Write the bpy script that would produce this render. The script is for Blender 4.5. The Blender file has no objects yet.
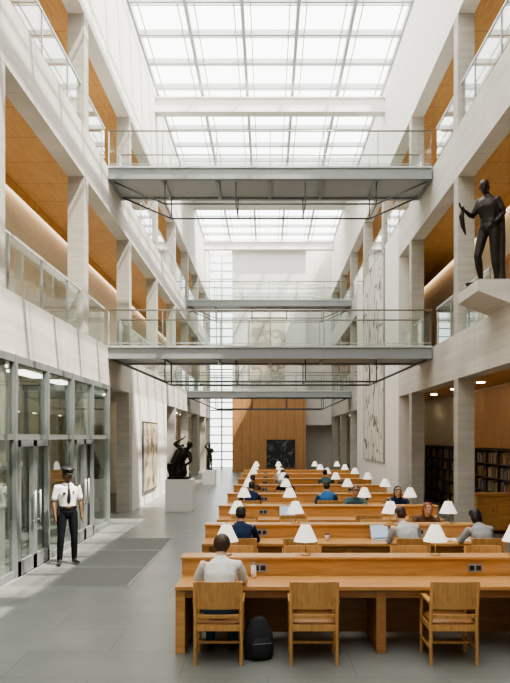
import bpy, math, random, bmesh
from mathutils import Vector, Matrix
from mathutils.bvhtree import BVHTree
random.seed(4)
scene=bpy.context.scene
COL=scene.collection
V=Vector
# ---------------------------------------------------------------- materials
def _new(name):
    m=bpy.data.materials.new(name); m.use_nodes=True
    nt=m.node_tree; b=nt.nodes['Principled BSDF']; return m,nt,b
def mat(name,c,rough=.6,metal=0.,scale=6.,var=.06,bump=0.,emis=None,estr=0.,spec=.5):
    m,nt,b=_new(name)
    tc=nt.nodes.new('ShaderNodeTexCoord'); n=nt.nodes.new('ShaderNodeTexNoise')
    n.inputs['Scale'].default_value=scale; n.inputs['Detail'].default_value=4
    nt.links.new(tc.outputs['Object'],n.inputs['Vector'])
    r=nt.nodes.new('ShaderNodeValToRGB')
    r.color_ramp.elements[0].position=.3; r.color_ramp.elements[1].position=.7
    r.color_ramp.elements[0].color=[max(0,x*(1-var)) for x in c]+[1]
    r.color_ramp.elements[1].color=[min(1,x*(1+var)) for x in c]+[1]
    nt.links.new(n.outputs['Fac'],r.inputs['Fac']); nt.links.new(r.outputs['Color'],b.inputs['Base Color'])
    b.inputs['Roughness'].default_value=rough; b.inputs['Metallic'].default_value=metal
    b.inputs['Specular IOR Level'].default_value=spec
    if bump>0:
        bp=nt.nodes.new('ShaderNodeBump'); bp.inputs['Strength'].default_value=bump; bp.inputs['Distance'].default_value=.01
        nt.links.new(n.outputs['Fac'],bp.inputs['Height']); nt.links.new(bp.outputs['Normal'],b.inputs['Normal'])
    if emis:
        b.inputs['Emission Color'].default_value=list(emis)+[1]; b.inputs['Emission Strength'].default_value=estr
    return m
def lines(nt,tc,out,ax,per,width,dark,fac=1.0,off=0.):
    sx=nt.nodes.new('ShaderNodeSeparateXYZ'); nt.links.new(tc.outputs['Object'],sx.inputs[0])
    ad=nt.nodes.new('ShaderNodeMath'); ad.operation='ADD'; ad.inputs[1].default_value=off; nt.links.new(sx.outputs[ax],ad.inputs[0])
    d=nt.nodes.new('ShaderNodeMath'); d.operation='DIVIDE'; d.inputs[1].default_value=per; nt.links.new(ad.outputs[0],d.inputs[0])
    fr=nt.nodes.new('ShaderNodeMath'); fr.operation='FRACT'; nt.links.new(d.outputs[0],fr.inputs[0])
    lt=nt.nodes.new('ShaderNodeMath'); lt.operation='LESS_THAN'; lt.inputs[1].default_value=width/per; nt.links.new(fr.outputs[0],lt.inputs[0])
    mf=nt.nodes.new('ShaderNodeMath'); mf.operation='MULTIPLY'; mf.inputs[1].default_value=fac; nt.links.new(lt.outputs[0],mf.inputs[0])
    mx=nt.nodes.new('ShaderNodeMix'); mx.data_type='RGBA'; nt.links.new(mf.outputs[0],mx.inputs['Factor'])
    nt.links.new(out,mx.inputs['A']); mx.inputs['B'].default_value=list(dark)+[1]; return mx.outputs['Result']
def concrete(name,c,var=.16):
    m,nt,b=_new(name)
    tc=nt.nodes.new('ShaderNodeTexCoord'); mp=nt.nodes.new('ShaderNodeMapping'); mp.inputs['Scale'].default_value=(1,.35,4.5)
    nt.links.new(tc.outputs['Object'],mp.inputs['Vector'])
    n=nt.nodes.new('ShaderNodeTexNoise'); n.inputs['Scale'].default_value=1.2; n.inputs['Detail'].default_value=7; nt.links.new(mp.outputs['Vector'],n.inputs['Vector'])
    n2=nt.nodes.new('ShaderNodeTexNoise'); n2.inputs['Scale'].default_value=.7; n2.inputs['Detail'].default_value=5; nt.links.new(tc.outputs['Object'],n2.inputs['Vector'])
    ad=nt.nodes.new('ShaderNodeMath'); ad.operation='ADD'; nt.links.new(n.outputs['Fac'],ad.inputs[0]); nt.links.new(n2.outputs['Fac'],ad.inputs[1])
    hf=nt.nodes.new('ShaderNodeMath'); hf.operation='MULTIPLY'; hf.inputs[1].default_value=.5; nt.links.new(ad.outputs[0],hf.inputs[0])
    r=nt.nodes.new('ShaderNodeValToRGB'); r.color_ramp.elements[0].position=.38; r.color_ramp.elements[1].position=.62
    r.color_ramp.elements[0].color=[x*(1-var) for x in c]+[1]; r.color_ramp.elements[1].color=[x*(1+var*.6) for x in c]+[1]
    nt.links.new(hf.outputs[0],r.inputs['Fac'])
    out=lines(nt,tc,r.outputs['Color'],2,.2,.012,[x*.6 for x in c],.45)
    out=lines(nt,tc,out,1,2.8,.02,[x*.45 for x in c],.7,.9)
    nt.links.new(out,b.inputs['Base Color']); b.inputs['Roughness'].default_value=.75
    bp=nt.nodes.new('ShaderNodeBump'); bp.inputs['Strength'].default_value=.25; bp.inputs['Distance'].default_value=.01
    nt.links.new(n.outputs['Fac'],bp.inputs['Height']); nt.links.new(bp.outputs['Normal'],b.inputs['Normal']); return m
def wood(name,c1,c2,axis='X',scale=1.,rough=.42,joint=None):
    m,nt,b=_new(name)
    tc=nt.nodes.new('ShaderNodeTexCoord'); mp=nt.nodes.new('ShaderNodeMapping')
    s={'X':(.6,9,9),'Y':(9,.6,9),'Z':(9,9,.6)}[axis]
    mp.inputs['Scale'].default_value=[q*scale for q in s]
    nt.links.new(tc.outputs['Object'],mp.inputs['Vector'])
    n=nt.nodes.new('ShaderNodeTexNoise'); n.inputs['Scale'].default_value=2.5; n.inputs['Detail'].default_value=6; n.inputs['Distortion'].default_value=.6
    nt.links.new(mp.outputs['Vector'],n.inputs['Vector'])
    r=nt.nodes.new('ShaderNodeValToRGB'); r.color_ramp.elements[0].position=.3; r.color_ramp.elements[1].position=.7
    r.color_ramp.elements[0].color=list(c1)+[1]; r.color_ramp.elements[1].color=list(c2)+[1]
    nt.links.new(n.outputs['Fac'],r.inputs['Fac'])
    out=r.outputs['Color']
    if joint: out=lines(nt,tc,out,joint[0],joint[1],.018,[x*.35 for x in c1])
    nt.links.new(out,b.inputs['Base Color']); b.inputs['Roughness'].default_value=rough
    return m
def emit(name,c,s):
    m=bpy.data.materials.new(name); m.use_nodes=True; nt=m.node_tree
    for n in list(nt.nodes): nt.nodes.remove(n)
    o=nt.nodes.new('ShaderNodeOutputMaterial'); e=nt.nodes.new('ShaderNodeEmission')
    e.inputs[0].default_value=list(c)+[1]; e.inputs[1].default_value=s
    nt.links.new(e.outputs[0],o.inputs[0]); return m
def glass(name,tint,f0=.04):
    # thin glass: Schlick reflectance from the facing angle (same from both sides of a pane)
    m=bpy.data.materials.new(name); m.use_nodes=True; nt=m.node_tree
    for n in list(nt.nodes): nt.nodes.remove(n)
    o=nt.nodes.new('ShaderNodeOutputMaterial'); t=nt.nodes.new('ShaderNodeBsdfTransparent'); g=nt.nodes.new('ShaderNodeBsdfGlossy')
    t.inputs[0].default_value=list(tint)+[1]; g.inputs['Roughness'].default_value=.01; g.inputs['Color'].default_value=(.97,1,.99,1)
    lw=nt.nodes.new('ShaderNodeLayerWeight'); lw.inputs['Blend'].default_value=.5
    p=nt.nodes.new('ShaderNodeMath'); p.operation='POWER'; p.inputs[1].default_value=5; nt.links.new(lw.outputs['Facing'],p.inputs[0])
    a=nt.nodes.new('ShaderNodeMath'); a.operation='MULTIPLY_ADD'; a.inputs[1].default_value=1-f0; a.inputs[2].default_value=f0; a.use_clamp=True
    nt.links.new(p.outputs[0],a.inputs[0])
    mx=nt.nodes.new('ShaderNodeMixShader'); nt.links.new(a.outputs[0],mx.inputs[0])
    nt.links.new(t.outputs[0],mx.inputs[1]); nt.links.new(g.outputs[0],mx.inputs[2]); nt.links.new(mx.outputs[0],o.inputs[0]); return m
M={}
M['white']=mat('white_plaster',(.80,.785,.75),.75,var=.02,scale=2)
M['conc']=concrete('concrete',(.44,.42,.375))
M['concl']=concrete('concrete_light',(.58,.56,.515),.15)
M['beige']=mat('beige_wall',(.70,.62,.49),.7,var=.04)
M['vest']=mat('vestibule_wall',(.55,.54,.48),.7,var=.06)
M['oakp']=wood('oak_panel',(.42,.22,.09),(.56,.31,.13),'Z',1,.5,joint=(0,.62))
M['oakc']=wood('oak_ceiling',(.54,.29,.10),(.70,.40,.16),'Y',1,.5,joint=(1,1.4))
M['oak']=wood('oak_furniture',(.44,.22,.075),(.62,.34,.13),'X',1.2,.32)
M['oakd']=wood('oak_furniture_dark',(.28,.13,.045),(.38,.19,.07),'X',1.2,.4)  # darker oak: desk skirts and inner panels, chair seats, doors
M['chair']=wood('chair_oak',(.46,.24,.08),(.62,.35,.13),'Z',2,.35)
M['darkwood']=mat('dark_wood',(.05,.03,.018),.5)
M['steel']=mat('painted_steel',(.27,.29,.295),.45,metal=.2,var=.03)
M['steeld']=mat('dark_mullion',(.13,.145,.15),.4,metal=.4,var=.03)
M['mull']=mat('grey_mullion',(.23,.25,.25),.4,metal=.25,var=.03)
M['steell']=mat('light_steel',(.52,.55,.55),.4,metal=.1,var=.03)
M['under']=mat('bridge_soffit',(.34,.355,.36),.5,var=.03)
M['brass']=mat('brass',(.55,.42,.2),.3,metal=.8,var=.05)
M['rail']=mat('satin_handrail',(.36,.35,.31),.35,metal=.6,var=.04)
M['skyf']=mat('skylight_frame',(.50,.52,.52),.5,var=.02)
M['bronze']=mat('bronze',(.022,.017,.013),.42,metal=.4,scale=8,var=.4,bump=.3)
M['black']=mat('black',(.012,.012,.014),.5)
M['blackf']=mat('black_fabric',(.018,.018,.022),.85)
M['glass']=glass('railing_glass',(.95,.975,.965),.05)
M['sglass']=glass('storefront_glass',(.88,.92,.90),.05)
M['shade']=mat('lamp_shade',(.9,.88,.82),.6,var=.01,emis=(1,.94,.84),estr=.55)
M['bulb']=emit('bulb',(1,.85,.6),4)
M['strip']=emit('light_strip',(1,.88,.70),6)
M['down']=emit('downlight',(1,.88,.66),22)
M['vfill']=emit('vestibule_fill_light',(1,.95,.85),5)  # added fill glow that brightens the vestibule
M['paper']=mat('paper',(.85,.85,.82),.7,var=.01)
M['stone']=mat('pedestal_white',(.82,.82,.80),.6,var=.02)
def floor_mat():
    m,nt,b=_new('stone_floor')
    tc=nt.nodes.new('ShaderNodeTexCoord'); br=nt.nodes.new('ShaderNodeTexBrick')
    br.inputs['Scale'].default_value=1; br.inputs['Brick Width'].default_value=1.8; br.inputs['Row Height'].default_value=.9
    br.inputs['Mortar Size'].default_value=.006; br.inputs['Color1'].default_value=(.175,.187,.175,1); br.inputs['Color2'].default_value=(.205,.217,.203,1)
    br.inputs['Mortar'].default_value=(.11,.12,.11,1)
    nt.links.new(tc.outputs['Object'],br.inputs['Vector'])
    n=nt.nodes.new('ShaderNodeTexNoise'); n.inputs['Scale'].default_value=1.5; n.inputs['Detail'].default_value=6
    nt.links.new(tc.outputs['Object'],n.inputs['Vector'])
    mx=nt.nodes.new('ShaderNodeMix'); mx.data_type='RGBA'; mx.blend_type='OVERLAY'; mx.inputs['Factor'].default_value=.25
    nt.links.new(br.outputs['Color'],mx.inputs['A']); nt.links.new(n.outputs['Fac'],mx.inputs['B'])
    nt.links.new(mx.outputs['Result'],b.inputs['Base Color'])
    b.inputs['Roughness'].default_value=.3
    return m
M['floor']=floor_mat()
def mat_stripes():
    m,nt,b=_new('entrance_grille')
    tc=nt.nodes.new('ShaderNodeTexCoord'); w=nt.nodes.new('ShaderNodeTexWave'); w.bands_direction='Y'; w.inputs['Scale'].default_value=6
    nt.links.new(tc.outputs['Object'],w.inputs['Vector'])
    r=nt.nodes.new('ShaderNodeValToRGB'); r.color_ramp.elements[0].color=(.07,.075,.07,1); r.color_ramp.elements[1].color=(.15,.155,.145,1)
    nt.links.new(w.outputs['Fac'],r.inputs['Fac']); nt.links.new(r.outputs['Color'],b.inputs['Base Color']); b.inputs['Roughness'].default_value=.7
    return m
M['matt']=mat_stripes()
def scribble(name,bg,fg,scale,thr=.05,freq=6,stretch=(1,1,1)):
    m,nt,b=_new(name)
    tc=nt.nodes.new('ShaderNodeTexCoord'); mp=nt.nodes.new('ShaderNodeMapping'); mp.inputs['Scale'].default_value=stretch
    nt.links.new(tc.outputs['Object'],mp.inputs['Vector'])
    n=nt.nodes.new('ShaderNodeTexNoise'); n.inputs['Scale'].default_value=scale; n.inputs['Detail'].default_value=2.5
    nt.links.new(mp.outputs['Vector'],n.inputs['Vector'])
    mu=nt.nodes.new('ShaderNodeMath'); mu.operation='MULTIPLY'; mu.inputs[1].default_value=freq; nt.links.new(n.outputs['Fac'],mu.inputs[0])
    fr=nt.nodes.new('ShaderNodeMath'); fr.operation='FRACT'; nt.links.new(mu.outputs[0],fr.inputs[0])
    r=nt.nodes.new('ShaderNodeValToRGB'); r.color_ramp.elements[0].position=thr; r.color_ramp.elements[1].position=thr+.08
    r.color_ramp.elements[0].color=list(fg)+[1]; r.color_ramp.elements[1].color=list(bg)+[1]
    nt.links.new(fr.outputs[0],r.inputs['Fac']); nt.links.new(r.outputs['Color'],b.inputs['Base Color']); b.inputs['Roughness'].default_value=.7
    return m
M['art1']=scribble('art_scribble',(.64,.62,.57),(.12,.115,.11),.55,.13,9,(1,1,.55))
M['art2']=scribble('art_brown',(.56,.48,.37),(.22,.17,.13),1.6,.3,3)
M['art3']=scribble('art_faded',(.58,.52,.43),(.34,.30,.24),.8,.3,4)
M['art4']=scribble('art_dark',(.03,.035,.04),(.16,.17,.17),1.3,.12,5)
# ---------------------------------------------------------------- geometry helpers
def tube_geo(pts,rads,side=(1,0,0),n=12,round_cap=True):
    P=[V(p) for p in pts]; R=[(r,r) if not isinstance(r,tuple) else r for r in rads]
    D=[]
    for i in range(len(P)):
        a=P[max(0,i-1)]; b=P[min(len(P)-1,i+1)]; D.append((b-a).normalized())
    if round_cap:
        k0=min(R[0]); k1=min(R[-1])
        pre=[(P[0]-D[0]*k0*.85,R[0],.45,D[0]),(P[0]-D[0]*k0*.5,R[0],.85,D[0])]
        post=[(P[-1]+D[-1]*k1*.5,R[-1],.85,D[-1]),(P[-1]+D[-1]*k1*.85,R[-1],.45,D[-1])]
    else: pre=[];post=[]
    L=[(p,(r[0]*s,r[1]*s),d) for p,r,s,d in pre]+[(P[i],R[i],D[i]) for i in range(len(P))]+[(p,(r[0]*s,r[1]*s),d) for p,r,s,d in post]
    vs=[];fs=[]; S=V(side)
    for p,r,d in L:
        u=S-d*S.dot(d)
        if u.length<.15:
            alt=V((0,0,1)) if abs(d.z)<.8 else V((0,1,0)); u=alt-d*alt.dot(d)
        u.normalize(); w=d.cross(u)
        for k in range(n):
            a=2*math.pi*k/n; vs.append(p+u*r[0]*math.cos(a)+w*r[1]*math.sin(a))
    m=len(L)
    for i in range(m-1):
        for k in range(n):
            k2=(k+1)%n; fs.append((i*n+k,i*n+k2,(i+1)*n+k2,(i+1)*n+k))
    fs.append(tuple(reversed(range(n)))); fs.append(tuple(range((m-1)*n,m*n)))
    return vs,fs
def ell_geo(c,s,n=14,m=10,rot=None):
    c=V(c); vs=[];fs=[]
    vs.append(V((0,0,s[2])))
    for i in range(1,m):
        t=math.pi*i/m
        for k in range(n):
            a=2*math.pi*k/n; vs.append(V((s[0]*math.sin(t)*math.cos(a),s[1]*math.sin(t)*math.sin(a),s[2]*math.cos(t))))
    vs.append(V((0,0,-s[2])))
    for k in range(n): fs.append((0,1+k,1+(k+1)%n))
    for i in range(m-2):
        for k in range(n):
            a=1+i*n; fs.append((a+k,a+n+k,a+n+(k+1)%n,a+(k+1)%n))
    l=len(vs)-1;a=1+(m-2)*n
    for k in range(n): fs.append((a+k,l,a+(k+1)%n))
    if rot: vs=[rot@v for v in vs]
    return [v+c for v in vs],fs
class MB:
    def __init__(s): s.v=[];s.f=[];s.m=[];s.s=[]
    def add(s,g,mi=0,smooth=False,T=None):
        vs,fs=g; o=len(s.v)
        for v in vs: s.v.append(tuple(T@V(v)) if T else tuple(v))
        for f in fs: s.f.append(tuple(o+i for i in f)); s.m.append(mi); s.s.append(smooth)
        return s
    def box(s,x0,x1,y0,y1,z0,z1,mi=0,T=None):
        vs=[(x,y,z) for x in (x0,x1) for y in (y0,y1) for z in (z0,z1)]
        fs=[(0,1,3,2),(4,6,7,5),(0,4,5,1),(2,3,7,6),(0,2,6,4),(1,5,7,3)]
        return s.add((vs,fs),mi,False,T)
    def cyl(s,p0,p1,r0,r1=None,mi=0,n=10,smooth=True):
        return s.add(tube_geo([p0,p1],[r0,r1 if r1 is not None else r0],n=n,round_cap=False),mi,smooth)
    def tube(s,pts,rads,mi=0,n=12,side=(1,0,0),cap=True,T=None):
        return s.add(tube_geo(pts,rads,side,n,cap),mi,True,T)
    def ell(s,c,sc,mi=0,n=14,m=10,T=None,rot=None): return s.add(ell_geo(c,sc,n,m,rot),mi,True,T)
    def mesh(s,name,mats):
        me=bpy.data.meshes.new(name); me.from_pydata(s.v,[],s.f)
        for x in mats: me.materials.append(x)
        me.polygons.foreach_set('material_index',s.m); me.polygons.foreach_set('use_smooth',s.s)
        bm=bmesh.new(); bm.from_mesh(me); bmesh.ops.recalc_face_normals(bm,faces=bm.faces); bm.to_mesh(me); bm.free()
        me.update(); return me
    def build(s,name,mats,loc=(0,0,0),rz=0,bevel=0):
        return place(name,s.mesh(name,mats),loc,rz,bevel)
def place(name,me,loc=(0,0,0),rz=0,bevel=0):
    o=bpy.data.objects.new(name,me); o.location=loc; o.rotation_euler=(0,0,rz); COL.objects.link(o)
    if bevel>0:
        b=o.modifiers.new('bevel','BEVEL'); b.width=bevel; b.segments=2; b.limit_method='ANGLE'
    return o
# ---------------------------------------------------------------- dimensions
XL,XR=-4.45,4.6; BL,BR=-6.7,6.75
Y0,Y1=-6.0,54.0
COLY=[17.3+5.6*k for k in range(-4,7)]
MB().box(-8,8,Y0-.3,Y1+.5,-.25,0).build('floor',[M['floor']])
b=MB()
for (a,c) in ((11.6,13.25),(13.4,15.2),(15.35,17.1)):
    b.box(-4.25,-2.3,a,c,0,.008,0)
    b.box(-4.29,-2.26,a-.04,a,0,.01,1);b.box(-4.29,-2.26,c,c+.04,0,.01,1);b.box(-4.29,-4.25,a,c,0,.01,1);b.box(-2.3,-2.26,a,c,0,.01,1)
b.build('entrance_mat',[M['matt'],M['steel']])
def side_wall(name,xi,xo,xb):
    b=MB(); sx=1 if xi>0 else -1
    lo,hi=sorted((xi,xi+sx*.4))
    b.box(lo,hi,Y0,Y1,3.85,4.95,0); b.box(lo,hi,Y0,Y1,8.75,9.95,0); b.box(lo,hi,Y0,Y1,12.7,16.4,1)
    lo2,hi2=sorted((xb,xb+sx*.2)); b.box(lo2,hi2,Y0,Y1,0,13.0,2)
    return b
b=side_wall('l',XL,0,BL)
b.box(XL-.38,XL+.02,23.35,31.2,0,3.85,1)
b.box(BL,BL+.02,Y0,19.4,0,3.9,3)
b.build('wall_left',[M['concl'],M['white'],M['beige'],M['vest']])
b=side_wall('r',XR,0,BR)
b.box(XR-.03,XR+.38,25.0,36.6,0,9.9,1)
b.box(BR-.02,BR,Y0,25,0,3.9,3)
b.build('wall_right',[M['concl'],M['white'],M['beige'],M['oakp']])
for nm,xi,xb in (('l',XL-.4,BL),('r',XR+.4,BR)):
    lo,hi=sorted((xi,xb))
    b=MB()
    for z in (4.6,9.6): b.box(lo,hi,Y0,Y1,z,z+.33,0)
    b.build('gallery_floor',[M['conc']])
    b=MB()
    for z,mi in ((3.95,1),(8.9,0),(12.78,0)): b.box(lo,hi,Y0,Y1,z,z+.06,mi)
    b.build('gallery_ceiling',[M['oakc'],M['beige'] if nm=='l' else M['oakc']])
cme=MB().box(-.2,.2,0,.4,0,12.7).mesh('concrete_column',[M['conc']])
for y in COLY:
    if y<-5: continue
    place('concrete_column',cme,(XL-.205,y,0)); place('concrete_column',cme,(XR+.205,y,0))
MB().box(-7,7,Y0-.2,Y0,0,16.4).build('wall_back',[M['white']])
b=MB(); b.box(-2.5,7,Y1,Y1+.2,0,16.4,0); b.box(-7,-4.45,Y1,Y1+.2,0,16.4,0)
b.box(2.65,4.6,51.8,52.1,3.3,16.4,0)
b.build('wall_front',[M['white']])
b=MB(); b.box(-2.5,2.65,50,53.9,5.25,16.3,1); b.box(-2.5,2.65,49.95,53.9,0,5.25,0)
b.build('wall_end_core',[M['oakp'],M['white']])
b=MB()
for x in (-4.42,-3.5,-2.55): b.box(x-.05,x+.05,53.95,54.1,0,16.3,0)
z=.05
while z<16.3: b.box(-4.45,-2.5,53.97,54.08,z,z+.09,0); z+=.62
b.box(-4.45,-2.5,54.1,54.11,0,16.3,1)
b.build('window_1',[M['steell'],M['glass']])
# ---------------------------------------------------------------- roof / skylight
def skyglaze():
    m=bpy.data.materials.new('skylight_glazing'); m.use_nodes=True; nt=m.node_tree
    for n in list(nt.nodes): nt.nodes.remove(n)
    o=nt.nodes.new('ShaderNodeOutputMaterial'); t=nt.nodes.new('ShaderNodeBsdfTransparent'); e=nt.nodes.new('ShaderNodeEmission')
    tc=nt.nodes.new('ShaderNodeTexCoord'); n=nt.nodes.new('ShaderNodeTexNoise'); n.inputs['Scale'].default_value=.25; n.inputs['Detail'].default_value=3
    nt.links.new(tc.outputs['Object'],n.inputs['Vector'])
    r=nt.nodes.new('ShaderNodeValToRGB'); r.color_ramp.elements[0].position=.35; r.color_ramp.elements[1].position=.65
    r.color_ramp.elements[0].color=(.94,.96,.95,1); r.color_ramp.elements[1].color=(1,.98,.93,1)
    nt.links.new(n.outputs['Fac'],r.inputs['Fac']); nt.links.new(r.outputs['Color'],e.inputs[0]); e.inputs[1].default_value=6.5
    t.inputs[0].default_value=(1,1,1,1)
    mx=nt.nodes.new('ShaderNodeMixShader'); mx.inputs[0].default_value=.5
    nt.links.new(t.outputs[0],mx.inputs[1]); nt.links.new(e.outputs[0],mx.inputs[2]); nt.links.new(mx.outputs[0],o.inputs[0]); return m
M['skyg']=skyglaze()
ZS=16.2
MB().box(-4.9,5.05,36.3,42.9,16.43,16.6,0).build('ceiling',[M['white']])
MB().box(-4.9,5.05,-6.2,-5.5,16.43,16.6,0).build('ceiling',[M['white']])
for k,(a,c) in enumerate(((-5.4,36.2),(43.0,54.0))):
    b=MB(); W=(XR-XL)/5
    for i in range(6):
        x=XL+W*i; b.box(x-.055,x+.055,a,c,ZS-.02,ZS+.2,0)
        for dx in (-.27,.27):
            if XL<x+dx<XR: b.box(x+dx-.016,x+dx+.016,a,c,ZS+.08,ZS+.14,0)
    y=30.1
    while y>a: y-=1.867
    while y<=c+.01:
        if y>=a: 
            b.box(XL,XR,y-.05,y+.05,ZS,ZS+.19,0); 
            if y+.3<c: b.box(XL,XR,y+.28,y+.31,ZS+.08,ZS+.13,0)
        y+=1.867
    b.box(XL,XR,a-.06,a+.06,ZS-.1,ZS+.3,1); b.box(XL,XR,c-.06,c+.06,ZS-.1,ZS+.3,1)
    b.build('skylight_frame',[M['skyf'],M['white']])
    vs=[(XL-.1,a,ZS+.22),(XR+.1,a,ZS+.22),(XR+.1,c,ZS+.22),(XL-.1,c,ZS+.22)]
    MB().add((vs,[(0,1,2,3)])).build('skylight_glazing',[M['skyg']])
for y,z0,h in ((5.7,15.3,.5),(28.1,15.25,.5),(49.6,15.5,.45)):
    b=MB(); b.box(XL,XR,y,y+.3,z0,z0+h,0); b.box(XL,XR,y-.08,y+.38,z0-.05,z0-.001,0); b.box(XL,XR,y-.08,y+.38,z0+h+.001,z0+h+.05,0)
    b.build('roof_beam',[M['white']])
# ---------------------------------------------------------------- bridges
def bridge(y0,zt):
    b=MB(); y1=y0+1.75; zb=zt-.34
    xa,xb=XL+.005,XR-.035
    b.box(xa,xb,y0+.065,y1-.065,zb+.05,zt-.03,2)
    for yy in (y0,y1-.06):
        b.box(xa,xb,yy,yy+.06,zb+.04,zt-.03,0); b.box(xa,xb,yy-.05,yy+.11,zb,zb+.04,0); b.box(xa,xb,yy-.05,yy+.11,zt-.03,zt+.02,1)
    n=6
    for i in range(n+1):
        x=xa+(xb-xa)*i/n; b.box(max(xa,x-.05),min(xb,x+.05),y0+.115,y1-.115,zb-.02,zb+.049,0)
    for yy in (y0+.03,y1-.03):
        N=6; 
        for i in range(N):
            a=xa+(xb-xa)*i/N+.015; c=xa+(xb-xa)*(i+1)/N-.015
            b.box(a,c,yy-.006,yy+.006,zt+.02,zt+.98,3)
            b.box(a-.025,a-.001,yy-.02,yy+.02,zt,zt+1.0,4 if 0<i else 1)
        b.cyl((xa,yy,zt+1.02),(xb,yy,zt+1.02),.024,mi=4,n=8)
        b.cyl((xa,yy,zt+.1),(xb,yy,zt+.1),.012,mi=1,n=6)
    for yy in (y0+.2,y1-.2):
        pts=[(xa+.1,yy,zb),(-2.9,yy,zb-.62),(3.05,yy,zb-.62),(xb-.1,yy,zb)]
        for p,q in zip(pts,pts[1:]): b.cyl(p,q,.026,mi=5,n=6)
        for x in (-2.9,-.9,1.05,3.05): b.cyl((x,yy,zb-.62),(x,yy,zb),.018,mi=5,n=6)
    for x in (-2.9,-.9,1.05,3.05): b.cyl((x,y0+.2,zb-.62),(x,y1-.2,zb-.62),.018,mi=5,n=6)
    b.build('footbridge',[M['steel'],M['steell'],M['under'],M['glass'],M['rail'],M['steeld']])
for y in (19.9,39.2):
    for z in (4.95,9.95): bridge(y,z)
# ---------------------------------------------------------------- gallery railings
def railing(x,ya,yb,z):
    b=MB(); n=max(1,round((yb-ya)/1.87))
    for i in range(n):
        a=ya+(yb-ya)*i/n+.012; c=ya+(yb-ya)*(i+1)/n-.012
        b.box(x-.007,x+.007,a,c,z-.02,z+1.02,0)
        b.box(x-.02,x+.02,a-.02,a+.02,z,z+1.05,1)
    b.box(x-.025,x+.025,ya,yb,z+1.03,z+1.07,2); b.box(x-.03,x+.03,ya,yb,z,z+.04,2)
    b.build('glass_railing',[M['glass'],M['steel'],M['steell']])
segs=[(Y0+.1,19.85),(21.7,39.15),(41,53.8)]
for z in (4.95,9.95):
    for a,c in segs:
        railing(XL-.1,a,c,z)
for a,c in [(Y0+.1,13.3),(15.1,19.85),(21.7,24.95),(36.7,39.15),(41,53.8)]: railing(XR+.1,a,c,4.95)
for a,c in segs: railing(XR+.1,a,c,9.95)
for xb,s in ((BL,1),(BR,-1)):  # left-hand cove line; the right-hand strip is added fill
    b=MB()
    for z in (8.84,12.7):
        lo,hi=sorted((xb+s*.05,xb+s*.11)); b.box(lo,hi,Y0+.5,53.5,z,z+.04,0)
        lo,hi=sorted((xb+s*.26,xb+s*.29)); b.box(lo,hi,Y0+.1,53.8,z-.2,z+.07,1)  # valance added to hide the strip and soften its glow
    b.build('gallery_cove_and_fill',[M['strip'],M['oakc']])
k=0
for i,y in enumerate(COLY[3:-1]):
    for xb,s in ((BL,1),(BR,-1)):
        for z in (4.93,9.93):
            k+=1
            if (i+k)%2 or (s>0 and z<6): continue
            b=MB(); yy=y+1.6; lo,hi=sorted((xb+s*.001,xb+s*.05))
            b.box(lo,hi,yy,yy+1.6,z,z+2.5,0)
            lo,hi=sorted((xb+s*.001,xb+s*.08))
            b.box(lo,hi,yy-.08,yy,z,z+2.58,1); b.box(lo,hi,yy+1.6,yy+1.68,z,z+2.58,1); b.box(lo,hi,yy-.08,yy+1.68,z+2.5,z+2.58,1); b.box(lo,hi,yy+.78,yy+.82,z,z+2.5,1)
            b.build('door_%d'%k,[M['oakd'],M['oak']])
b=MB()
for y in [3+2.8*i for i in range(18)]:
    b.cyl((5.9,y,3.93),(5.9,y,3.95),.11,mi=0,n=14)
    if y>20: b.cyl((-5.8,y,3.93),(-5.8,y,3.95),.09,mi=0,n=14)
    elif y>5: b.box(-5.9,-5.5,y-.9,y+.9,3.90,3.95,1)  # glowing panels added to lift the vestibule behind the glass
b.build('downlights_and_fill_panels',[M['down'],M['vfill']])
# ---------------------------------------------------------------- storefront
b=MB()
ys=[19.5-1.8*i for i in range(14)]
xf0,xf1=XL+.01,XL+.1
for y in ys: b.box(xf0,xf1+.03,y-.045,y+.045,0,3.85,0)
for z,h in ((.0,.12),(2.38,.1),(3.72,.13)): b.box(xf0,xf1,ys[-1],19.5,z,z+h,0)
for i in range(len(ys)-1):
    a,c=ys[i+1],ys[i]
    b.box(xf0+.03,xf0+.042,a+.045,c-.045,.12,2.38,1); b.box(xf0+.03,xf0+.042,a+.045,c-.045,2.48,3.72,1)
b.box(BL,XL,19.45,19.55,3.7,3.85,0); b.box(BL,XL,19.45,19.55,2.38,2.48,0)
for x in (-6.6,-5.5): b.box(x-.04,x+.04,19.45,19.55,0,3.85,0)
b.box(BL,XL-.02,19.49,19.5,.0,3.8,1)
for y in ys: b.box(-6.25,-6.18,y-.04,y+.04,0,3.9,0)
for z in (.0,2.38): b.box(-6.25,-6.18,ys[-1],19.4,z,z+.1,0)
b.build('window_2',[M['mull'],M['sglass']])
for i,(a,c) in enumerate(((12.345,14.055),(15.945,17.655))):
    b=MB(); mid=(a+c)/2
    for p,q in ((a+.01,mid-.01),(mid+.01,c-.01)):
        x0,x1=xf1-.03,xf1+.05
        b.box(x0,x1,p,p+.09,.02,2.37,0); b.box(x0,x1,q-.09,q,.02,2.37,0); b.box(x0,x1,p,q,.02,.27,0); b.box(x0,x1,p,q,2.26,2.37,0)
    for yy in (mid-.14,mid+.14):
        b.cyl((x1+.05,yy,.85),(x1+.05,yy,1.45),.015,mi=1,n=8); b.cyl((x1,yy,.9),(x1+.05,yy,.9),.01,mi=1,n=6); b.cyl((x1,yy,1.4),(x1+.05,yy,1.4),.01,mi=1,n=6)
    b.build('door_%d'%(50+i),[M['mull'],M['steell']])
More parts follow.
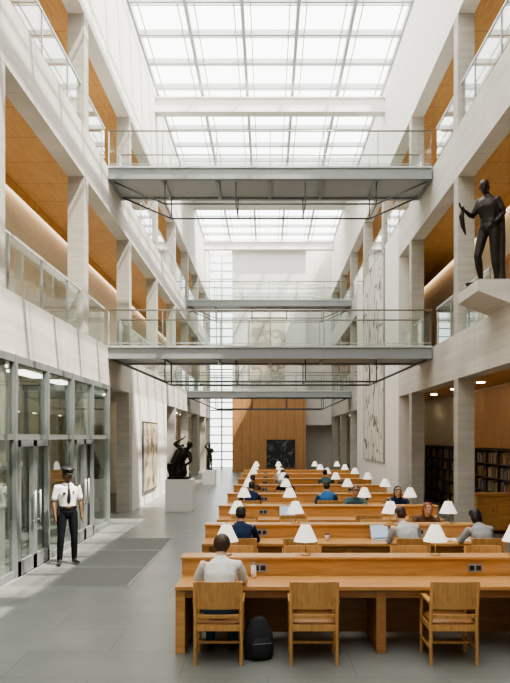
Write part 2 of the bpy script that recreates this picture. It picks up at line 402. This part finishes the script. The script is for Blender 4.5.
# ---------------------------------------------------------------- artworks
def framed(name,box,artmat,axis,s):
    x0,x1,y0,y1,z0,z1=box
    b=MB(); b.box(*box,0)
    t=.04
    if axis=='x':
        lo,hi=x0-.01,x1+.01
        b.box(lo,hi,y0-t,y0,z0-t,z1+t,1); b.box(lo,hi,y1,y1+t,z0-t,z1+t,1); b.box(lo,hi,y0,y1,z0-t,z0,1); b.box(lo,hi,y0,y1,z1,z1+t,1)
    else:
        lo,hi=y0-.02,y1
        b.box(x0-t,x0,lo,hi,z0-t,z1+t,1); b.box(x1,x1+t,lo,hi,z0-t,z1+t,1); b.box(x0,x1,lo,hi,z0-t,z0,1); b.box(x0,x1,lo,hi,z1,z1+t,1)
    b.build(name,[artmat,s])
framed('tall_ink_drawing',(XR-.09,XR-.045,27.9,33.8,1.45,9.8),M['art1'],'x',M['steel'])
framed('framed_painting',(XL+.035,XL+.08,25.1,28.1,.5,2.95),M['art2'],'x',M['steeld'])
framed('hanging_tapestry',(-1.2,1.2,49.9,49.94,6.1,10.8),M['art3'],'y',M['paper'])
framed('dark_painting',(-.05,1.85,49.86,49.93,.35,2.2),M['art4'],'y',M['black'])
# ---------------------------------------------------------------- bookcases
bookm=[mat('book_%d'%i,c,.6) for i,c in enumerate([(.25,.05,.04),(.05,.1,.2),(.35,.28,.15),(.06,.12,.07),(.4,.36,.3),(.12,.06,.04),(.5,.3,.08)])]
def bookcase(y0,y1):
    x1=BR-.04; x0=x1-.36; H=2.1
    b=MB(); b.box(x1-.03,x1,y0,y1,0,H,0)
    n=round((y1-y0)/.95)
    for i in range(n+1):
        y=y0+(y1-y0)*i/n; b.box(x0,x1,y-.02,y+.02,0,H,0)
    zz=[.05+.4*i for i in range(6)]
    for z in zz: b.box(x0,x1,y0,y1,z,z+.03,0)
    o=b.build('bookcase',[M['darkwood']])
    bb=MB()
    for z in zz[:-1]:
        for i in range(n):
            y=y0+(y1-y0)*i/n+.03; e=y0+(y1-y0)*(i+1)/n-.03
            while y<e-.05:
                w=random.uniform(.02,.05); h=random.uniform(.2,.33)
                if random.random()>.12: bb.box(x0+.04+random.random()*.03,x1-.04,y,y+w-.002,z+.03,z+.03+h,random.randrange(7))
                y+=w
    ob=bb.build('books',bookm); ob.parent=o
bookcase(18.7,21.9); bookcase(24.2,28.8); bookcase(12.8,16.0)
b=MB(); b.box(-.5,.5,-.25,.25,.08,.95,0); b.box(-.54,.54,-.29,.29,.95,1.0,0); b.box(-.45,.45,-.21,.21,0,.08,1)
for x in (-.25,.25): b.box(x-.22,x+.22,-.27,-.25,.12,.9,0); b.cyl((x+.15,-.28,.55),(x+.15,-.28,.65),.01,mi=1,n=6)
b.build('low_cabinet',[M['oak'],M['darkwood']],(5.75,18.2,0),0,.005)
# ---------------------------------------------------------------- desks
DX0,DX1=-1.04,3.58; HD=.78
LX=[-.51,.46,2.05,3.02]
b=MB()
b.box(DX0,DX1,-HD,HD,.715,.76,0)
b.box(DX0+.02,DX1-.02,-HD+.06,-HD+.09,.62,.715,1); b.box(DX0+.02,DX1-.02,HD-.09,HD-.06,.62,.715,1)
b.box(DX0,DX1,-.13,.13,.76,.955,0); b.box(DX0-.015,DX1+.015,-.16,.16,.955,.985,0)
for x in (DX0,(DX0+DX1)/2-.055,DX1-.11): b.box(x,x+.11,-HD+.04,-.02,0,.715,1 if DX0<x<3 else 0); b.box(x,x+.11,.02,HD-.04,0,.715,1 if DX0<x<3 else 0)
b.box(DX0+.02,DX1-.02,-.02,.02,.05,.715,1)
for x in (-.1,2.5):
    for s in (-1,1):
        y=.131*s; lo,hi=sorted((y,y+.01*s)); b.box(x-.09,x+.09,lo,hi,.8,.9,2); b.box(x-.07,x-.01,lo-.002,hi+.002,.82,.88,3); b.box(x+.01,x+.07,lo-.002,hi+.002,.82,.88,3)
deskme=b.mesh('reading_desk',[M['oak'],M['oakd'],M['steel'],M['black']])
b=MB(); b.cyl((0,0,0),(0,0,.018),.065,.06,0,20); b.cyl((0,0,.018),(0,0,.2),.008,mi=0,n=8); b.cyl((0,0,.2),(0,0,.385),.005,mi=0,n=8); b.ell((0,0,.39),(.012,.012,.012),0,8,6)
def frust(r0,r1,z0,z1,n=28):
    vs=[(r0*math.cos(2*math.pi*k/n),r0*math.sin(2*math.pi*k/n),z0) for k in range(n)]+[(r1*math.cos(2*math.pi*k/n),r1*math.sin(2*math.pi*k/n),z1) for k in range(n)]
    return vs,[(k,(k+1)%n,n+(k+1)%n,n+k) for k in range(n)]
b.add(frust(.148,.058,.17,.365),1,True); b.add(frust(.142,.053,.172,.363),1,True)
b.add(frust(.058,.012,.365,.369),1,True); b.ell((0,0,.25),(.028,.028,.035),2,10,8)
lampme=b.mesh('desk_lamp',[M['brass'],M['shade'],M['bulb']])
b=MB()
for s in (-1,1):
    x=s*.245
    b.tube([(x,-.255,0),(x,-.235,.45),(x,-.30,.9)],[(.02,.02)]*3,0,8,cap=False)
    b.tube([(x,.23,0),(x,.22,.66)],[(.02,.02)]*2,0,8,cap=False)
    b.box(x-.028,x+.028,-.25,.26,.655,.685,0)
    b.box(x-.012,x+.012,-.235,.22,.36,.42,0); b.box(x-.01,x+.01,-.24,.22,.16,.19,0)
def curved(z0,z1,yb,t=.022,w=.235,sag=.03,n=8):
    vs=[];fs=[]
    for i in range(n+1):
        u=-1+2*i/n; x=u*w; dy=-sag*(1-u*u)
        for z in (z0,z1):
            lean=-(z-.45)*.144
            vs.append((x,yb+dy+lean,z)); vs.append((x,yb+dy+lean+t,z))
    for i in range(n):
        a=i*4; c=a+4
        fs+= [(a,a+2,c+2,c),(a+1,c+1,c+3,a+3),(a,c,c+1,a+1),(a+2,a+3,c+3,c+2)]
    fs+=[(0,1,3,2),(n*4,n*4+2,n*4+3,n*4+1)]
    return vs,fs
b.add(curved(.60,.9,-.235)); b.add(curved(.50,.54,-.235)); 
b.box(-.235,.235,-.245,-.225,.36,.43,0); b.box(-.235,.235,.21,.23,.37,.42,0); b.box(-.235,.235,-.01,.01,.16,.19,0)
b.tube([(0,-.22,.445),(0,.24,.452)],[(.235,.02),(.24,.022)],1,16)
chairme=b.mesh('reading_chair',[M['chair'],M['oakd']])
NR=8
YC=[8.75+3.22*k for k in range(NR)]
occupied={(0,0,0):-.53,(1,0,0):-.43,(1,0,2):2.2,(1,0,3):3.33,(1,1,3):2.85,(3,0,1):1.45,(2,1,2):1.97,(2,1,3):2.95}
for k,yc in enumerate(YC):
    place('reading_desk',deskme,(0,yc,0),0,.006)
    for x in LX: place('desk_lamp',lampme,(x,yc,.985))
    for side in (0,1):
        for i,x in enumerate(LX):
            cx=occupied.get((k,side,i),x+(.05,.03,-.07,.0)[i])
            if side==0: place('reading_chair',chairme,(cx,yc-.90,0),0,.003)
            else: place('reading_chair',chairme,(cx,yc+1.0,0),math.pi,.003)
def papers(x,y,rz=0):
    b=MB(); b.box(-.22,-.01,-.15,.15,0,.008,0); b.box(.01,.22,-.15,.15,0,.011,0); b.box(-.01,.01,-.15,.15,0,.004,0)
    b.build('open_book',[M['paper']],(x,y,.7605),rz)
SCR=emit('laptop_screen',(.6,.7,.85),.9)
def laptop(x,y,rz=0):
    b=MB(); b.box(-.16,.16,-.11,.11,0,.015,0); b.box(-.14,.14,-.02,.09,.015,.017,1)
    T=Matrix.Translation((0,.11,.012))@Matrix.Rotation(math.radians(-18),4,'X')
    b.box(-.16,.16,0,.008,0,.22,0,T); b.box(-.15,.15,-.001,0,.01,.21,2,T)
    b.build('laptop',[M['steell'],M['black'],SCR],(x,y,.7605),rz)
papers(-.5,8.42); papers(-.45,11.62); laptop(1.87,11.62,.25); papers(2.75,11.66,.2); papers(2.9,12.32); papers(3.2,11.6); papers(1.45,18.0); papers(2.0,15.6); papers(3.1,8.35,.1); papers(2.9,15.6)
laptop(.4,14.8)
b=MB(); b.cyl((0,0,0),(0,0,.14),.03,.032,0,16); b.cyl((0,0,.14),(0,0,.16),.032,.014,0,16); b.cyl((0,0,.16),(0,0,.185),.015,.015,1,12)
b.build('water_bottle',[M['paper'],M['steel']],(-.17,8.45,.7605))
b=MB(); b.cyl((0,0,0),(0,0,.1),.03,.04,0,16); b.cyl((0,0,.1),(0,0,.11),.043,.04,1,16)
b.build('coffee_cup',[M['paper'],M['black']],(.95,11.5,.7605))
b=MB(); b.tube([(0,0,.03),(0,0,.14),(0,.0,.3),(0,.01,.4)],[(.16,.11),(.17,.125),(.15,.105),(.10,.06)],0,18)
b.tube([(0,-.1,.06),(0,-.115,.16),(0,-.09,.23)],[(.12,.04),(.125,.045),(.10,.03)],0,14)
for s in (-1,1): b.tube([(s*.07,.1,.38),(s*.1,.17,.28),(s*.11,.16,.12),(s*.1,.1,.05)],[(.02,.006)]*4,0,8)
b.tube([(-.04,.02,.43),(0,.02,.47),(.04,.02,.43)],[.008]*3,0,8); b.tube([(-.11,-.125,.19),(0,-.16,.2),(.11,-.125,.19)],[.004]*3,1,6)
b.build('backpack',[M['blackf'],M['steel']],(-.10,7.85,0),.3)
# ---------------------------------------------------------------- figures
SK={'fair':mat('skin_fair',(.62,.40,.29),.5),'tan':mat('skin_tan',(.42,.25,.16),.5),'dark':mat('skin_dark',(.13,.065,.035),.45)}
LIP=mat('lips',(.35,.13,.1),.5); EYEW=mat('eye_white',(.8,.8,.78),.3); GOLD=mat('gold_badge',(.8,.6,.2),.3,metal=1)
HAIRM={'black':mat('hair_black',(.015,.012,.01),.5,scale=40,var=.5,bump=.5),'brown':mat('hair_brown',(.05,.027,.015),.5,scale=40,var=.5,bump=.5),'red':mat('hair_auburn',(.22,.07,.03),.5,scale=40,var=.4,bump=.5),'grey':mat('hair_grey',(.3,.29,.28),.5,scale=40,var=.3,bump=.5)}
CL={}
def cloth(n,c): 
    if n not in CL: CL[n]=mat('cloth_'+n,c,.9,scale=14,var=.08,bump=.25,spec=.15)
    return CL[n]
def remesh(parts,voxel,smooth=4):
    b=MB()
    for g,mi in parts: b.add(g,mi)
    me=b.mesh('tmp',[]); o=bpy.data.objects.new('tmp',me); COL.objects.link(o)
    r=o.modifiers.new('r','REMESH'); r.mode='VOXEL'; r.voxel_size=voxel
    s=o.modifiers.new('s','SMOOTH'); s.iterations=smooth; s.factor=.5
    bpy.context.view_layer.update()
    dg=bpy.context.evaluated_depsgraph_get(); out=bpy.data.meshes.new_from_object(o.evaluated_get(dg))
    bpy.data.objects.remove(o); bpy.data.meshes.remove(me)
    trees=[(BVHTree.FromPolygons([tuple(v) for v in g[0]],g[1]),mi) for g,mi in parts]
    vs=[tuple(v.co) for v in out.vertices]; fs=[tuple(p.vertices) for p in out.polygons]; ms=[]
    multi=len(set(mi for _,mi in parts))>1
    for p in out.polygons:
        if not multi: ms.append(parts[0][1]); continue
        best=9;bm_=0
        for t,mi in trees:
            r=t.find_nearest(p.center,.06)
            if r[0] is not None and r[3]<best: best=r[3]; bm_=mi
        ms.append(bm_)
    bpy.data.meshes.remove(out)
    return vs,fs,ms
def hand(mb,wr,d,side,mi,curl=.35,mirror=1,s=1.0):
    wr=V(wr); d=V(d).normalized(); sd=V(side); sd=(sd-d*sd.dot(d)).normalized(); nrm=d.cross(sd)*mirror
    mb.add(tube_geo([wr-d*.01,wr+d*.03*s,wr+d*.085*s],[(.026*s,.018*s),(.036*s,.016*s),(.040*s,.013*s)],side=sd,n=12),mi,True)
    for i,(o,L) in enumerate(((.029,.92),(.010,1.0),(-.010,.94),(-.028,.76))):
        p=wr+d*.085*s+sd*o*s; pts=[p-d*.012*s]; a=0; dd=d
        for seg in (.042,.027,.02):
            a+=curl; q=(d*math.cos(a)+nrm*math.sin(a))
            p=p+q*seg*L*s; pts.append(p)
        mb.add(tube_geo(pts,[.0095*s,.009*s,.0082*s,.007*s],side=sd,n=8),mi,True)
    p=wr+d*.025*s+sd*.026*s
    t1=(sd*.75+d*.65+nrm*.25).normalized(); t2=(sd*.25+d*.9+nrm*.35).normalized()
    mb.add(tube_geo([p-t1*.01,p+t1*.04*s,p+t1*.04*s+t2*.032*s],[.013*s,.0105*s,.008*s],side=nrm,n=8),mi,True)
SEAT=dict(pel=(0,-.07,.55),wai=(0,-.07,.70),che=(0,-.01,.90),upp=(0,.05,1.01),nb=(0,.09,1.08),hb=(0,.13,1.13),head=(0,.17,1.21),
 shL=(-.185,.05,1.01),elL=(-.27,.2,.80),wrL=(-.13,.43,.805),shR=(.185,.05,1.01),elR=(.27,.2,.80),wrR=(.13,.43,.805),
 hipL=(-.095,-.03,.54),knL=(-.13,.40,.53),anL=(-.13,.36,.09),toL=(-.14,.50,.045),hipR=(.095,-.03,.54),knR=(.13,.40,.53),anR=(.13,.34,.09),toR=(.15,.48,.045))
def fig_parts(J,sleeve='short',hair='short',yaw=0,pitch=0,nude=False,roll=0):
    J={k:V(v) for k,v in J.items()}
    sd=(J['shR']-J['shL']).normalized(); P=[]
    hd=(J['hipR']-J['hipL']).normalized()
    low=J['pel']*1.0+(J['pel']-J['wai'])*.25
    P.append((tube_geo([low,J['pel'],J['pel'].lerp(J['wai'],.7)],[(.15,.115),(.168,.125),(.15,.108)],side=hd,n=18),1))
    P.append((tube_geo([J['pel'].lerp(J['wai'],.55),J['wai'],J['wai'].lerp(J['che'],.5),J['che'],J['upp'],J['upp'].lerp(J['nb'],.55)],[(.158,.118),(.152,.112),(.162,.118),(.178,.126),(.172,.108),(.10,.075)],side=sd,n=20),0))
    P.append((tube_geo([J['upp'].lerp(J['nb'],.3),J['nb'],J['hb'],J['hb'].lerp(J['head'],.3)],[.062,.056,.053,.053],side=sd,n=12),2))
    P.append((tube_geo([J['upp'].lerp(J['nb'],.5),J['nb']-(J['nb']-J['upp'])*.1],[.075,.067],side=sd,n=14,round_cap=False),0))
    for s in 'LR':
        sh,el,wr=J['sh'+s],J['el'+s],J['wr'+s]
        inn=sh.lerp(J['upp'],.45)
        if sleeve=='short':
            P.append((tube_geo([inn,sh,sh.lerp(el,.35),sh.lerp(el,.72)],[(.07,.062),(.066,.064),.06,.06],n=14,round_cap=True),0))
        else:
            P.append((tube_geo([inn,sh,sh.lerp(el,.5),el,el.lerp(wr,.5),el.lerp(wr,.95)],[(.07,.062),(.066,.064),.055,.049,.043,.036],n=14),0))
        P.append((tube_geo([sh,sh.lerp(el,.5),el,el.lerp(wr,.3),wr],[.05,.046,.040,.040,.026],n=12),2))
        hp,kn,an,to=J['hip'+s],J['kn'+s],J['an'+s],J['to'+s]
        P.append((tube_geo([hp,hp.lerp(kn,.35),kn,kn.lerp(an,.35),an],[.094,.088,.066,.064,.05 if not nude else .036],n=14),1))
        f=(to-an); f.z=0; f.normalize()
        heel=V((an.x,an.y,to.z))-f*.045
        P.append((tube_geo([heel,V((an.x,an.y,to.z+.01))+f*.03,to-f*.02,to+f*.055],[(.034,.032),(.038,.038),(.046,.028),(.03,.02)],side=f.cross(V((0,0,1))),n=12),4))
        P.append((tube_geo([an,V((an.x,an.y,to.z+.01))],[.038,.036],n=10),4))
    H=Matrix.Translation(J['head'])@Matrix.Rotation(yaw,4,'Z')@Matrix.Rotation(pitch,4,'X')@Matrix.Rotation(roll,4,'Y')
    def tr(g): return [H@V(v) for v in g[0]],g[1]
    P.append((tr(ell_geo((0,0,.03),(.076,.094,.088),18,12)),2))
    P.append((tr(ell_geo((0,.022,-.04),(.058,.068,.076),16,12)),2))
    P.append((tr(ell_geo((0,.068,-.095),(.026,.022,.02))),2))
    P.append((tr(tube_geo([(0,.088,.012),(0,.108,-.022),(0,.098,-.034)],[.009,.014,.015],n=8)),2))
    for s in (-1,1): P.append((tr(ell_geo((s*.078,-.005,-.005),(.011,.02,.032),10,8)),2))
    if hair!='none':
        P.append((tr(ell_geo((0,-.017,.047),(.085,.096,.085),18,12)),3))
        P.append((tr(ell_geo((0,-.045,.0),(.079,.068,.085),16,12)),3))
        if hair=='full':
            P.append((tr(ell_geo((0,-.03,.02),(.098,.092,.11),16,12)),3))
        if hair=='long':
            P.append((tr(tube_geo([(0,-.05,.03),(0,-.075,-.08),(0,-.085,-.2)],[(.09,.06),(.095,.045),(.07,.03)],n=14)),3))
        if hair=='bob':
            P.append((tr(tube_geo([(0,-.03,.03),(0,-.035,-.05),(0,-.035,-.10)],[(.095,.085),(.10,.075),(.085,.06)],n=16)),3))
    return J,P,H
def person(name,J,loc,rz,shirt,pants,skin,hairc,sleeve='short',hair='short',yaw=0,pitch=0,voxel=.016,extra=None,scale=1,handdir=None):
    J,P,H=fig_parts(J,sleeve,hair,yaw,pitch)
    vs,fs,ms=remesh(P,voxel)
    b=MB(); b.v=list(vs); b.f=list(fs); b.m=list(ms); b.s=[True]*len(fs)
    for s in (-1,1):
        b.ell((s*.031,.080,.008),(.016,.012,.010),6,10,8,T=H); b.ell((s*.031,.0895,.008),(.007,.005,.007),7,8,6,T=H)
        b.tube([(s*.014,.093,.03),(s*.032,.093,.036),(s*.05,.083,.03)],[.004]*3,3,6,T=H)
    b.ell((0,.083,-.062),(.024,.012,.008),5,12,8,T=H)
    for s,sg in (('L',-1),('R',1)):
        wr,el=J['wr'+s],J['el'+s]
        if handdir: d,t,mr,cu=handdir[s]; hand(b,wr,d,t,2,cu,mr)
        else:
            d=(wr-el).normalized(); d=V((d.x*.5,d.y,-.12)); hand(b,wr,d,(-sg,.1,0),2,.3,sg*-1)
    if extra: extra(b,J,H)
    mats=[shirt,pants,SK[skin],HAIRM[hairc],M['black'],LIP,EYEW,M['black'],GOLD,M['steell']]
    o=b.build(name,mats,loc,rz); o.scale=(scale,)*3
    return o
white=cloth('white',(.78,.78,.76)); navy=cloth('navy',(.02,.035,.08)); trousers=cloth('black',(.010,.010,.013)); jean=cloth('denim',(.06,.09,.16))
grey=cloth('grey',(.33,.35,.36)); blue=cloth('blue',(.05,.15,.32)); brown=cloth('brown',(.14,.08,.05)); lgrey=cloth('light_grey',(.5,.53,.55)); teal=cloth('teal',(.08,.15,.16))
STAND=dict(pel=(0,0,.97),wai=(0,.0,1.10),che=(0,.01,1.30),upp=(0,-.005,1.42),nb=(0,-.005,1.48),hb=(0,.005,1.54),head=(0,.02,1.635),
 shL=(-.19,-.01,1.415),elL=(-.245,-.03,1.15),wrL=(-.245,.05,.91),shR=(.19,-.01,1.415),elR=(.245,-.03,1.15),wrR=(.24,.07,.915),
 hipL=(-.095,0,.93),knL=(-.12,.02,.50),anL=(-.13,-.02,.10),toL=(-.155,.13,.045),hipR=(.095,0,.93),knR=(.125,.03,.50),anR=(.14,-.01,.10),toR=(.18,.14,.045))
def guard_extra(b,J,H):
    b.tube([(0,-.012,.055),(0,-.012,.095)],[(.088,.102),(.09,.104)],7,20,cap=False,T=H)
    b.tube([(0,-.012,.093),(0,-.010,.125),(0,-.006,.145),(0,-.006,.155)],[(.092,.106),(.125,.138),(.122,.134),(.08,.09)],7,24,cap=False,T=H)
    b.ell((0,.095,.052),(.075,.055,.008),7,16,6,T=H,rot=Matrix.Rotation(-.35,3,'X'))
    b.ell((0,.10,.10),(.016,.008,.02),8,10,8,T=H)
    b.tube([(0,.085,1.475),(0,.10,1.455)],[(.02,.012),(.016,.01)],7,8)
    b.tube([(0,.098,1.455),(0,.122,1.40),(0,.139,1.30),(0,.133,1.2),(0,.124,1.13)],[(.013,.004),(.02,.004),(.028,.004),(.034,.004),(.02,.003)],7,8)
    b.tube([(0,0,1.035),(0,0,1.085)],[(.170,.130),(.168,.128)],7,24,cap=False)
    b.box(-.03,.03,.125,.138,1.04,1.08,8)
    b.ell((-.085,.132,1.34),(.022,.006,.028),8,8,6)
    b.box(.06,.11,.128,.134,1.30,1.34,7)
    for s in (-1,1):
        b.tube([(s*.11,0,1.475),(s*.2,-.005,1.462)],[(.03,.006)]*2,7,8,side=(0,1,0))
        b.tube([(s*.06,.045,1.485),(s*.03,.085,1.465)],[(.025,.008),(.012,.006)],0,8)
    b.box(.15,.19,-.01,.06,.90,1.05,7)
hd={'L':((0,.08,-1),(.2,1,0),-1,.28),'R':((0,.08,-1),(-.2,1,0),1,.28)}
person('security_guard',STAND,(-3.82,13.6,.01),math.radians(180+28),white,trousers,'dark','black','short','short',yaw=.25,pitch=-.05,voxel=.011,extra=guard_extra,handdir=hd,scale=1.03)
def lean(J,dx=0,dy=0,dz=0):
    J=dict(J)
    for k,f in (('che',.5),('upp',.8),('nb',.9),('hb',1),('head',1.15),('shL',.8),('shR',.8)):
        x,y,z=J[k]; J[k]=(x+dx*f,y+dy*f,z+dz*f)
    return J
def nearY(k): return YC[k]-.90
def farY(k): return YC[k]+1.0
person('seated_reader',lean(SEAT,.01,.02,.0),(-.53,nearY(0),0),0,white,jean,'fair','brown','short','full',pitch=-.35,voxel=.011)
person('seated_reader',lean(SEAT,0,.03,-.0),(-.43,nearY(1),0),0,navy,trousers,'tan','black','long','short',pitch=-.3)
person('seated_reader',lean(SEAT,-.06,.04,.0),(2.2,nearY(1),0),.25,lgrey,jean,'fair','brown','long','short',yaw=.3,pitch=-.3)
person('seated_reader',lean(SEAT,0,.05,-.03),(3.33,nearY(1),0),.3,grey,trousers,'fair','black','long','bob',yaw=.2,pitch=-.4)
person('seated_reader',lean(SEAT,0,.06,-.06),(2.85,farY(1),0),math.pi,brown,jean,'fair','red','long','bob',pitch=-.45)
person('seated_reader',SEAT,(1.45,nearY(3),0),0,blue,jean,'tan','black','long','short',pitch=-.3,voxel=.02)
person('seated_reader',SEAT,(1.97,farY(2),0),math.pi,teal,jean,'tan','brown','long','short',pitch=-.35,voxel=.02)
person('seated_reader',lean(SEAT,.04,.03),(2.95,farY(2),0),math.pi,navy,jean,'fair','black','long','bob',pitch=-.35,voxel=.02)
for k,i,cl,hc in ((3,0,navy,'black'),(4,1,trousers,'black'),(4,0,brown,'brown'),(5,1,grey,'black'),(5,2,teal,'black'),(6,1,lgrey,'brown')):
    person('seated_reader',lean(SEAT,random.uniform(-.05,.05),.02),(LX[i]+(.05,.03,-.07,0)[i],nearY(k),0),0,cl,jean,'tan',hc,'long','short',pitch=-.3,voxel=.024)
# ---------------------------------------------------------------- sculptures
def statue(name,Js,loc,rz,scale=1,extra=None,voxel=.014,base=None):
    parts=[]
    for J,T,yaw,pitch in Js:
        J2,P,H=fig_parts(J,'short','short',yaw,pitch,True)
        for g,mi in P: parts.append((([T@V(v) for v in g[0]],g[1]),0))
        for s,sg in (('L',-1),('R',1)):
            mb=MB(); hand(mb,J2['wr'+s],(J2['wr'+s]-J2['el'+s]),(0,1,.2) ,0,.3,1,1.25)
            parts.append((([T@V(v) for v in mb.v],mb.f),0))
    if extra: parts+=[(g,0) for g in extra]
    vs,fs,ms=remesh(parts,voxel,2)
    b=MB(); b.v=list(vs); b.f=list(fs); b.m=[0]*len(fs); b.s=[True]*len(fs)
    if base: b.box(*base,0)
    o=b.build(name,[M['bronze']],loc,rz); o.scale=(scale,)*3; return o
I4=Matrix.Identity(4)
SJ=dict(STAND); SJ.update(elL=(-.24,-.05,1.17),wrL=(-.17,.12,.99),elR=(.27,.06,1.18),wrR=(.30,.26,1.25),che=(.02,.01,1.30),upp=(.03,0,1.42),nb=(.03,0,1.48),hb=(.04,.02,1.54),head=(.06,.04,1.635),
  shL=(-.145,0,1.40),shR=(.18,0,1.43),knR=(.15,.10,.50),anR=(.13,.02,.10),toR=(.17,.17,.045),knL=(-.11,.03,.50))
drape=[tube_geo([(-.15,-.04,1.4),(-.18,-.06,1.1),(-.17,-.08,.7),(-.15,-.08,.3),(-.15,-.08,.06)],[(.05,.03),(.07,.05),(.08,.06),(.09,.06),(.11,.08)],n=12),
       tube_geo([(.30,.3,1.30),(.33,.31,1.15),(.31,.3,1.0),(.28,.26,.85)],[.02,.045,.04,.015],n=10)]
b=MB()
vs=[(3.97,13.5,5.2),(4.595,13.5,4.96),(4.595,14.9,4.96),(3.97,14.9,5.2),(3.97,13.5,5.42),(4.595,13.5,5.42),(4.595,14.9,5.42),(3.97,14.9,5.42)]
b.add((vs,[(0,1,2,3),(4,5,6,7),(0,1,5,4),(1,2,6,5),(2,3,7,6),(3,0,4,7)]))
b.box(4.6,4.98,13.5,14.9,4.951,5.42)
b.build('statue_plinth',[M['concl']])
statue('bronze_statue',[(SJ,I4,.5,-.1)],(4.38,14.15,5.423),math.radians(180-45),1.2,drape,base=(-.25,.28,-.18,.26,.0,.05))
def pedestal(x,y,w,h): 
    b=MB(); b.box(-w/2,w/2,-w/2,w/2,0,h); b.build('sculpture_pedestal',[M['stone']],(x,y,0),0,.008)
pedestal(-2.9,23.6,.88,1.05); pedestal(-2.98,36.4,.66,.75)
CJ=dict(SEAT); CJ.update(pel=(0,0,.42),wai=(.04,.06,.58),che=(.12,.14,.74),upp=(.20,.16,.84),nb=(.25,.18,.88),hb=(.28,.2,.92),head=(.33,.22,1.0),
 shL=(.06,.14,.92),elL=(-.14,.2,1.05),wrL=(.06,.22,1.16),shR=(.32,.14,.76),elR=(.36,.22,.52),wrR=(.18,.3,.38),
 hipL=(-.09,0,.40),knL=(-.3,.2,.42),anL=(-.26,.1,.08),toL=(-.3,.24,.04),hipR=(.09,0,.40),knR=(.2,.3,.42),anR=(.16,.12,.08),toR=(.2,.26,.04))
ex=[ell_geo((0,-.02,.2),(.24,.2,.2)),tube_geo([(-.2,.1,.15),(-.18,.05,.5),(-.05,.0,.8),(.1,.0,1.0)],[.12,.10,.09,.05],n=12),ell_geo((0,0,.05),(.33,.28,.05))]
CJm=Matrix.Scale(-1,4,(1,0,0))
statue('bronze_sculpture',[(CJ,CJm,.5,-.2)],(-2.93,23.6,1.053),math.radians(180),1.1,[([CJm@V(v) for v in g[0]],g[1]) for g in ex],base=(-.33,.33,-.28,.28,.0,.04))
SJ2=dict(STAND); SJ2.update(elL=(-.3,.1,1.2),wrL=(-.12,.2,1.1),elR=(.3,.05,1.6),wrR=(.12,.05,1.8))
statue('bronze_sculpture',[(SJ2,I4,0,0)],(-2.98,36.4,.753),math.radians(170),.76,[ell_geo((0,0,.05),(.25,.22,.05)),tube_geo([(.1,-.05,.1),(.1,-.06,.9)],[.12,.08])],voxel=.02)
# ---------------------------------------------------------------- light
w=bpy.data.worlds.new('World'); scene.world=w; w.use_nodes=True
bg=w.node_tree.nodes['Background']; bg.inputs[0].default_value=(.99,.985,.96,1); bg.inputs[1].default_value=3.6
sun=bpy.data.lights.new('sun','SUN'); sun.energy=22.0; sun.angle=math.radians(.6); sun.color=(1,.91,.78)
so=bpy.data.objects.new('sun',sun); COL.objects.link(so)
d=V((-.50,.30,-1.0)).normalized(); so.rotation_euler=d.to_track_quat('-Z','Y').to_euler(); so.location=(10,0,30)
# ---------------------------------------------------------------- camera
cd=bpy.data.cameras.new('camera'); cam=bpy.data.objects.new('camera',cd); COL.objects.link(cam)
cam.location=(0,0,2.43); cam.rotation_euler=(math.pi/2,0,0)
cd.sensor_fit='AUTO'; cd.sensor_width=36; cd.lens=714/683*36
cd.shift_x=-13/683; cd.shift_y=95.5/683; cd.clip_end=300
scene.camera=cam
scene.view_settings.view_transform='AgX'
try: scene.view_settings.look='AgX - Medium High Contrast'
except Exception: pass
scene.view_settings.exposure=0.12
